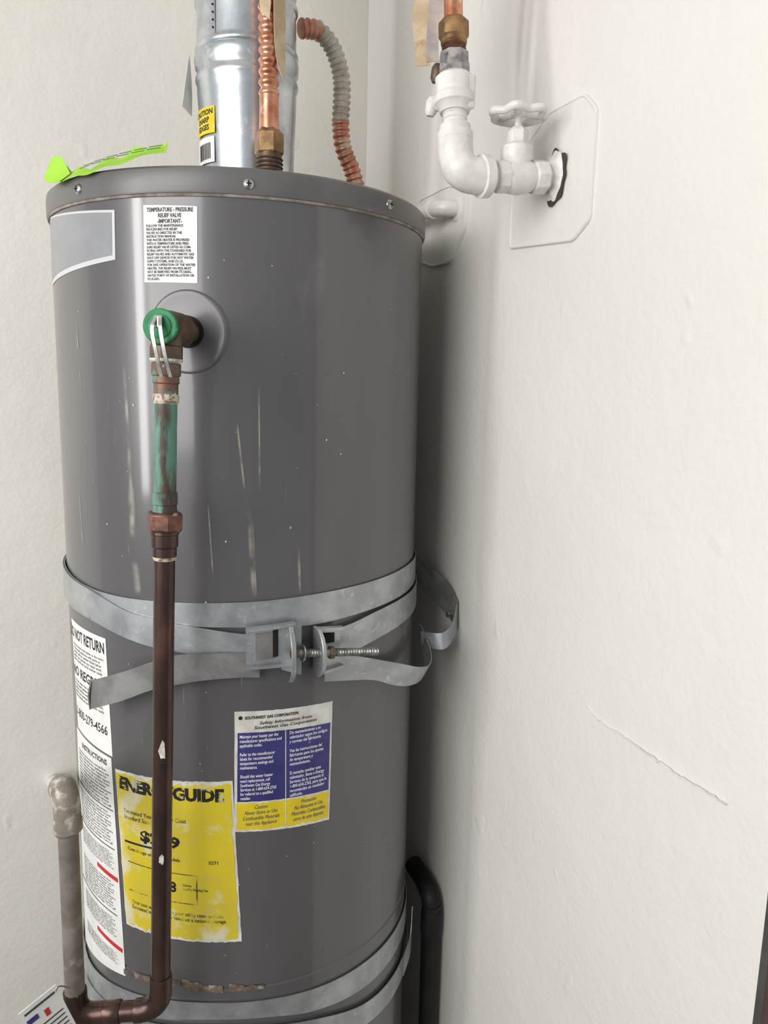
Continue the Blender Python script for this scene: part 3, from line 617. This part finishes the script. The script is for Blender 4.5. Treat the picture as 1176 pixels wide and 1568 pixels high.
# tape and wire tied to the riser
q=Vector((.82,-.45,0)).normalized()
def tk(p,w): p=Vector(p);return (p-q*w,p+q*w)
M_tape2=mat('tape_pale',(190,178,168),(158,146,144),scale=30,rough=.6,c3=(160,110,80),s3=25,t3=(.6,.7))
ribbon('tape_long',[tk((.190,-.172,1.97),.009),tk((.188,-.167,1.89),.011),tk((.182,-.162,1.85),.012),tk((.182,-.164,1.815),.010),tk((.182,-.167,1.784),.009)],M_tape,A,th=.0006)
ribbon('tape_short',[tk((.192,-.190,1.95),.012),tk((.193,-.186,1.86),.011),tk((.190,-.180,1.815),.008),tk((.190,-.182,1.785),.009)],M_tape2,A,th=.0006)
tube('tag_wire',[(.202,-.205,1.96),(.202,-.18,1.97),(.195,-.172,1.94),(.19,-.167,1.90)],.0012,M_steel,A,seg=8)

# ---------------------------------------------------------------- cover plates on the right wall
XF=RM
def wplate(name,pts,th):
    n=len(pts);cy=sum(p[0] for p in pts)/n;cz=sum(p[1] for p in pts)/n;V=[];Fc=[];w=.298
    for k,(s,xx) in enumerate(((1.0,w+.004),(1.0,w-th*.5),(.985,w-th),(.965,w-th*1.0),(.95,w-th*.72),(.02,w-th*.7))):
        for y,z in pts:V.append(Vector((xx,cy+(y-cy)*s,cz+(z-cz)*s)))
    for j in range(5):
        for i in range(n):
            k=(i+1)%n;Fc.append((j*n+i,j*n+k,(j+1)*n+k,(j+1)*n+i))
    Fc.append(tuple(5*n+i for i in range(n)))
    return mk(name,V,Fc,M_wall,None,ang=30)
def rounded(P,r=.012,k=6):
    out=[];n=len(P)
    for i in range(n):
        a=Vector(P[i-1]);b=Vector(P[i]);c=Vector(P[(i+1)%n])
        p=b+(a-b).normalized()*r;q_=b+(c-b).normalized()*r
        for j in range(k+1):
            t=j/k;out.append(tuple((1-t)**2*p+2*t*(1-t)*b+t*t*q_))
    return out
wplate('access_cover_plate',rounded([(-.222,1.5525),(-.361,1.541),(-.391,1.560),(-.392,1.672),(-.368,1.695),(-.300,1.695),(-.222,1.655)],.008),.0038)
wplate('access_cover_plate',rounded([(.06,1.575),(.0,1.558),(-.060,1.558),(-.104,1.600),(-.107,1.650),(-.05,1.668),(.06,1.668)],.012),.0060)
Gs=empty('painted_pipe_elbow')
tube('elbow',[(.300,-.075,1.630),(.288,-.075,1.630),(.277,-.071,1.630),(.270,-.061,1.631),(.269,-.045,1.632)],.0115,M_paint,Gs,seg=28)
lathe('collar',(.269,-.052,1.632),(0,1,0),[(0,.0120),(.001,.0140),(.012,.0140),(.013,.012)],M_paint,Gs,seg=32)
lathe('flange',(.300,-.075,1.630),(-1,0,0),[(0,.020),(.006,.0195),(.009,.014)],M_paint,Gs,seg=32)
tube('side_run',[(.269,-.045,1.632),(.268,.00,1.633),(.266,.06,1.634),(.275,.085,1.634),(.300,.10,1.634)],.0098,M_paint,Gs,seg=28)

V=[];Fc=[]
pth=[(-.438,1.020),(-.452,1.013),(-.470,1.011),(-.497,1.0115),(-.520,1.010),(-.548,1.009),(-.570,1.008),(-.593,1.0075),(-.620,1.009),(-.643,1.010)]
for i in range(len(pth)*8-7):
    k=min(i//8,len(pth)-2);t=i/8-k;y=pth[k][0]*(1-t)+pth[k+1][0]*t;z=pth[k][1]*(1-t)+pth[k+1][1]*t
    w=.0020*max(.0,noise.noise(Vector((y*70,3,2)))+.30)+.0002
    for s,xx in((-1,.2995),(0,.2968),(1,.2995)):V.append(Vector((xx-.001,y,z+s*w+.002*noise.noise(Vector((y*160,0,0))))))
for i in range(len(pth)*8-8):
    for q2 in range(2):
        a=i*3+q2;Fc.append((a,a+1,a+4,a+3))
mk('plaster_patch_ridge',V,Fc,M_paint,smooth=True,ang=80)

# ---------------------------------------------------------------- black pipe by the wall, bottom right
B=empty('black_iron_pipe')
tube('pipe',[(.276,-.104,0.0),(.276,-.104,.25),(.276,-.104,.515),(.276,-.103,.535),(.276,-.098,.550),(.277,-.084,.557),(.280,-.06,.558),(.281,-.02,.558)],.0152,M_blackp,B,seg=28)
lathe('cap',(.276,-.104,.522),(0,0,1),[(-.03,.0155),(-.03,.0168),(.006,.0168),(.010,.0157)],M_blackp,B,seg=28)
XF=None

# ---------------------------------------------------------------- lime paper tag on top of heater
G=empty('lime_paper_notice')
ribbon('sheet',[(cp(-80,1.630,.236),cp(-81,1.611,.254)),(cp(-75,1.618,.236),cp(-76,1.6065,.258)),(cp(-70,1.621,.238),cp(-70,1.6005,.260)),(cp(-65,1.616,.232),cp(-65,1.603,.260)),(cp(-60,1.627,.228),cp(-59,1.6015,.259)),(cp(-55,1.626,.222),cp(-54,1.6075,.257)),(cp(-50,1.635,.225),cp(-49,1.609,.255)),(cp(-44,1.630,.232),cp(-43,1.6165,.254)),(cp(-37,1.631,.245),cp(-36.5,1.618,.256))],M_lime,G,th=.0004,n=4)
ribbon('folded_corner',[(cp(-82,1.640,.250),cp(-80,1.610,.264)),(cp(-77,1.6350,.246),cp(-76,1.604,.266)),(cp(-72,1.622,.250),cp(-73,1.600,.266)),(cp(-69,1.610,.252),cp(-70,1.599,.264))],M_lime,G,th=.0004,n=3)
for i in range(6):
    a=-62+i*4.2;z=1.614+i*.0022
    for k in range(2):
        ribbon('print_line_%d_%d'%(i,k),[(cp(a,z-.004*k,.2535+.005*k),cp(a,z-.0010-.004*k,.2545+.005*k)),(cp(a+3.4,z+.0018-.004*k,.2525+.005*k),cp(a+3.4,z+.0008-.004*k,.2535+.005*k))],M_limed,G,th=.0003,n=2)

# ---------------------------------------------------------------- camera
f=1177;pitch=.1664;roll=.0203;yaw=.1795+rad(18)
F=Vector((math.sin(yaw)*math.cos(pitch),math.cos(yaw)*math.cos(pitch),-math.sin(pitch)))
Rt=Vector((math.cos(yaw),-math.sin(yaw),0));U=Rt.cross(F)
r_=math.cos(roll)*Rt+math.sin(roll)*U;u_=-math.sin(roll)*Rt+math.cos(roll)*U
cam=bpy.data.cameras.new('camera');co=bpy.data.objects.new('camera',cam);COL.objects.link(co)
co.matrix_world=Matrix((( r_.x,u_.x,-F.x,-.3535),(r_.y,u_.y,-F.y,-1.088),(r_.z,u_.z,-F.z,1.38),(0,0,0,1)))
cam.sensor_fit='VERTICAL';cam.sensor_height=36;cam.lens=36*f/1568;cam.clip_start=.02
sc.camera=co

# ---------------------------------------------------------------- light
w=bpy.data.worlds.new('World');sc.world=w;w.use_nodes=True
bg=w.node_tree.nodes['Background'];bg.inputs[0].default_value=(.94,.97,1,1);bg.inputs[1].default_value=.44
def area(name,loc,tgt,sx,sy,e,col):
    l=bpy.data.lights.new(name,'AREA');l.shape='RECTANGLE';l.size=sx;l.size_y=sy;l.energy=e;l.color=col
    o=bpy.data.objects.new(name,l);COL.objects.link(o);o.location=loc
    o.rotation_euler=(Vector(tgt)-Vector(loc)).to_track_quat('-Z','Y').to_euler();return o
area('daylight_side',(-1.75,-.45,1.55),(0,-.05,1.25),.16,1.1,12,(1,.99,.97))
area('daylight_front',(-1.95,-1.35,1.8),(.2,-.2,1.0),1.3,1.5,39,(1,.99,.975))
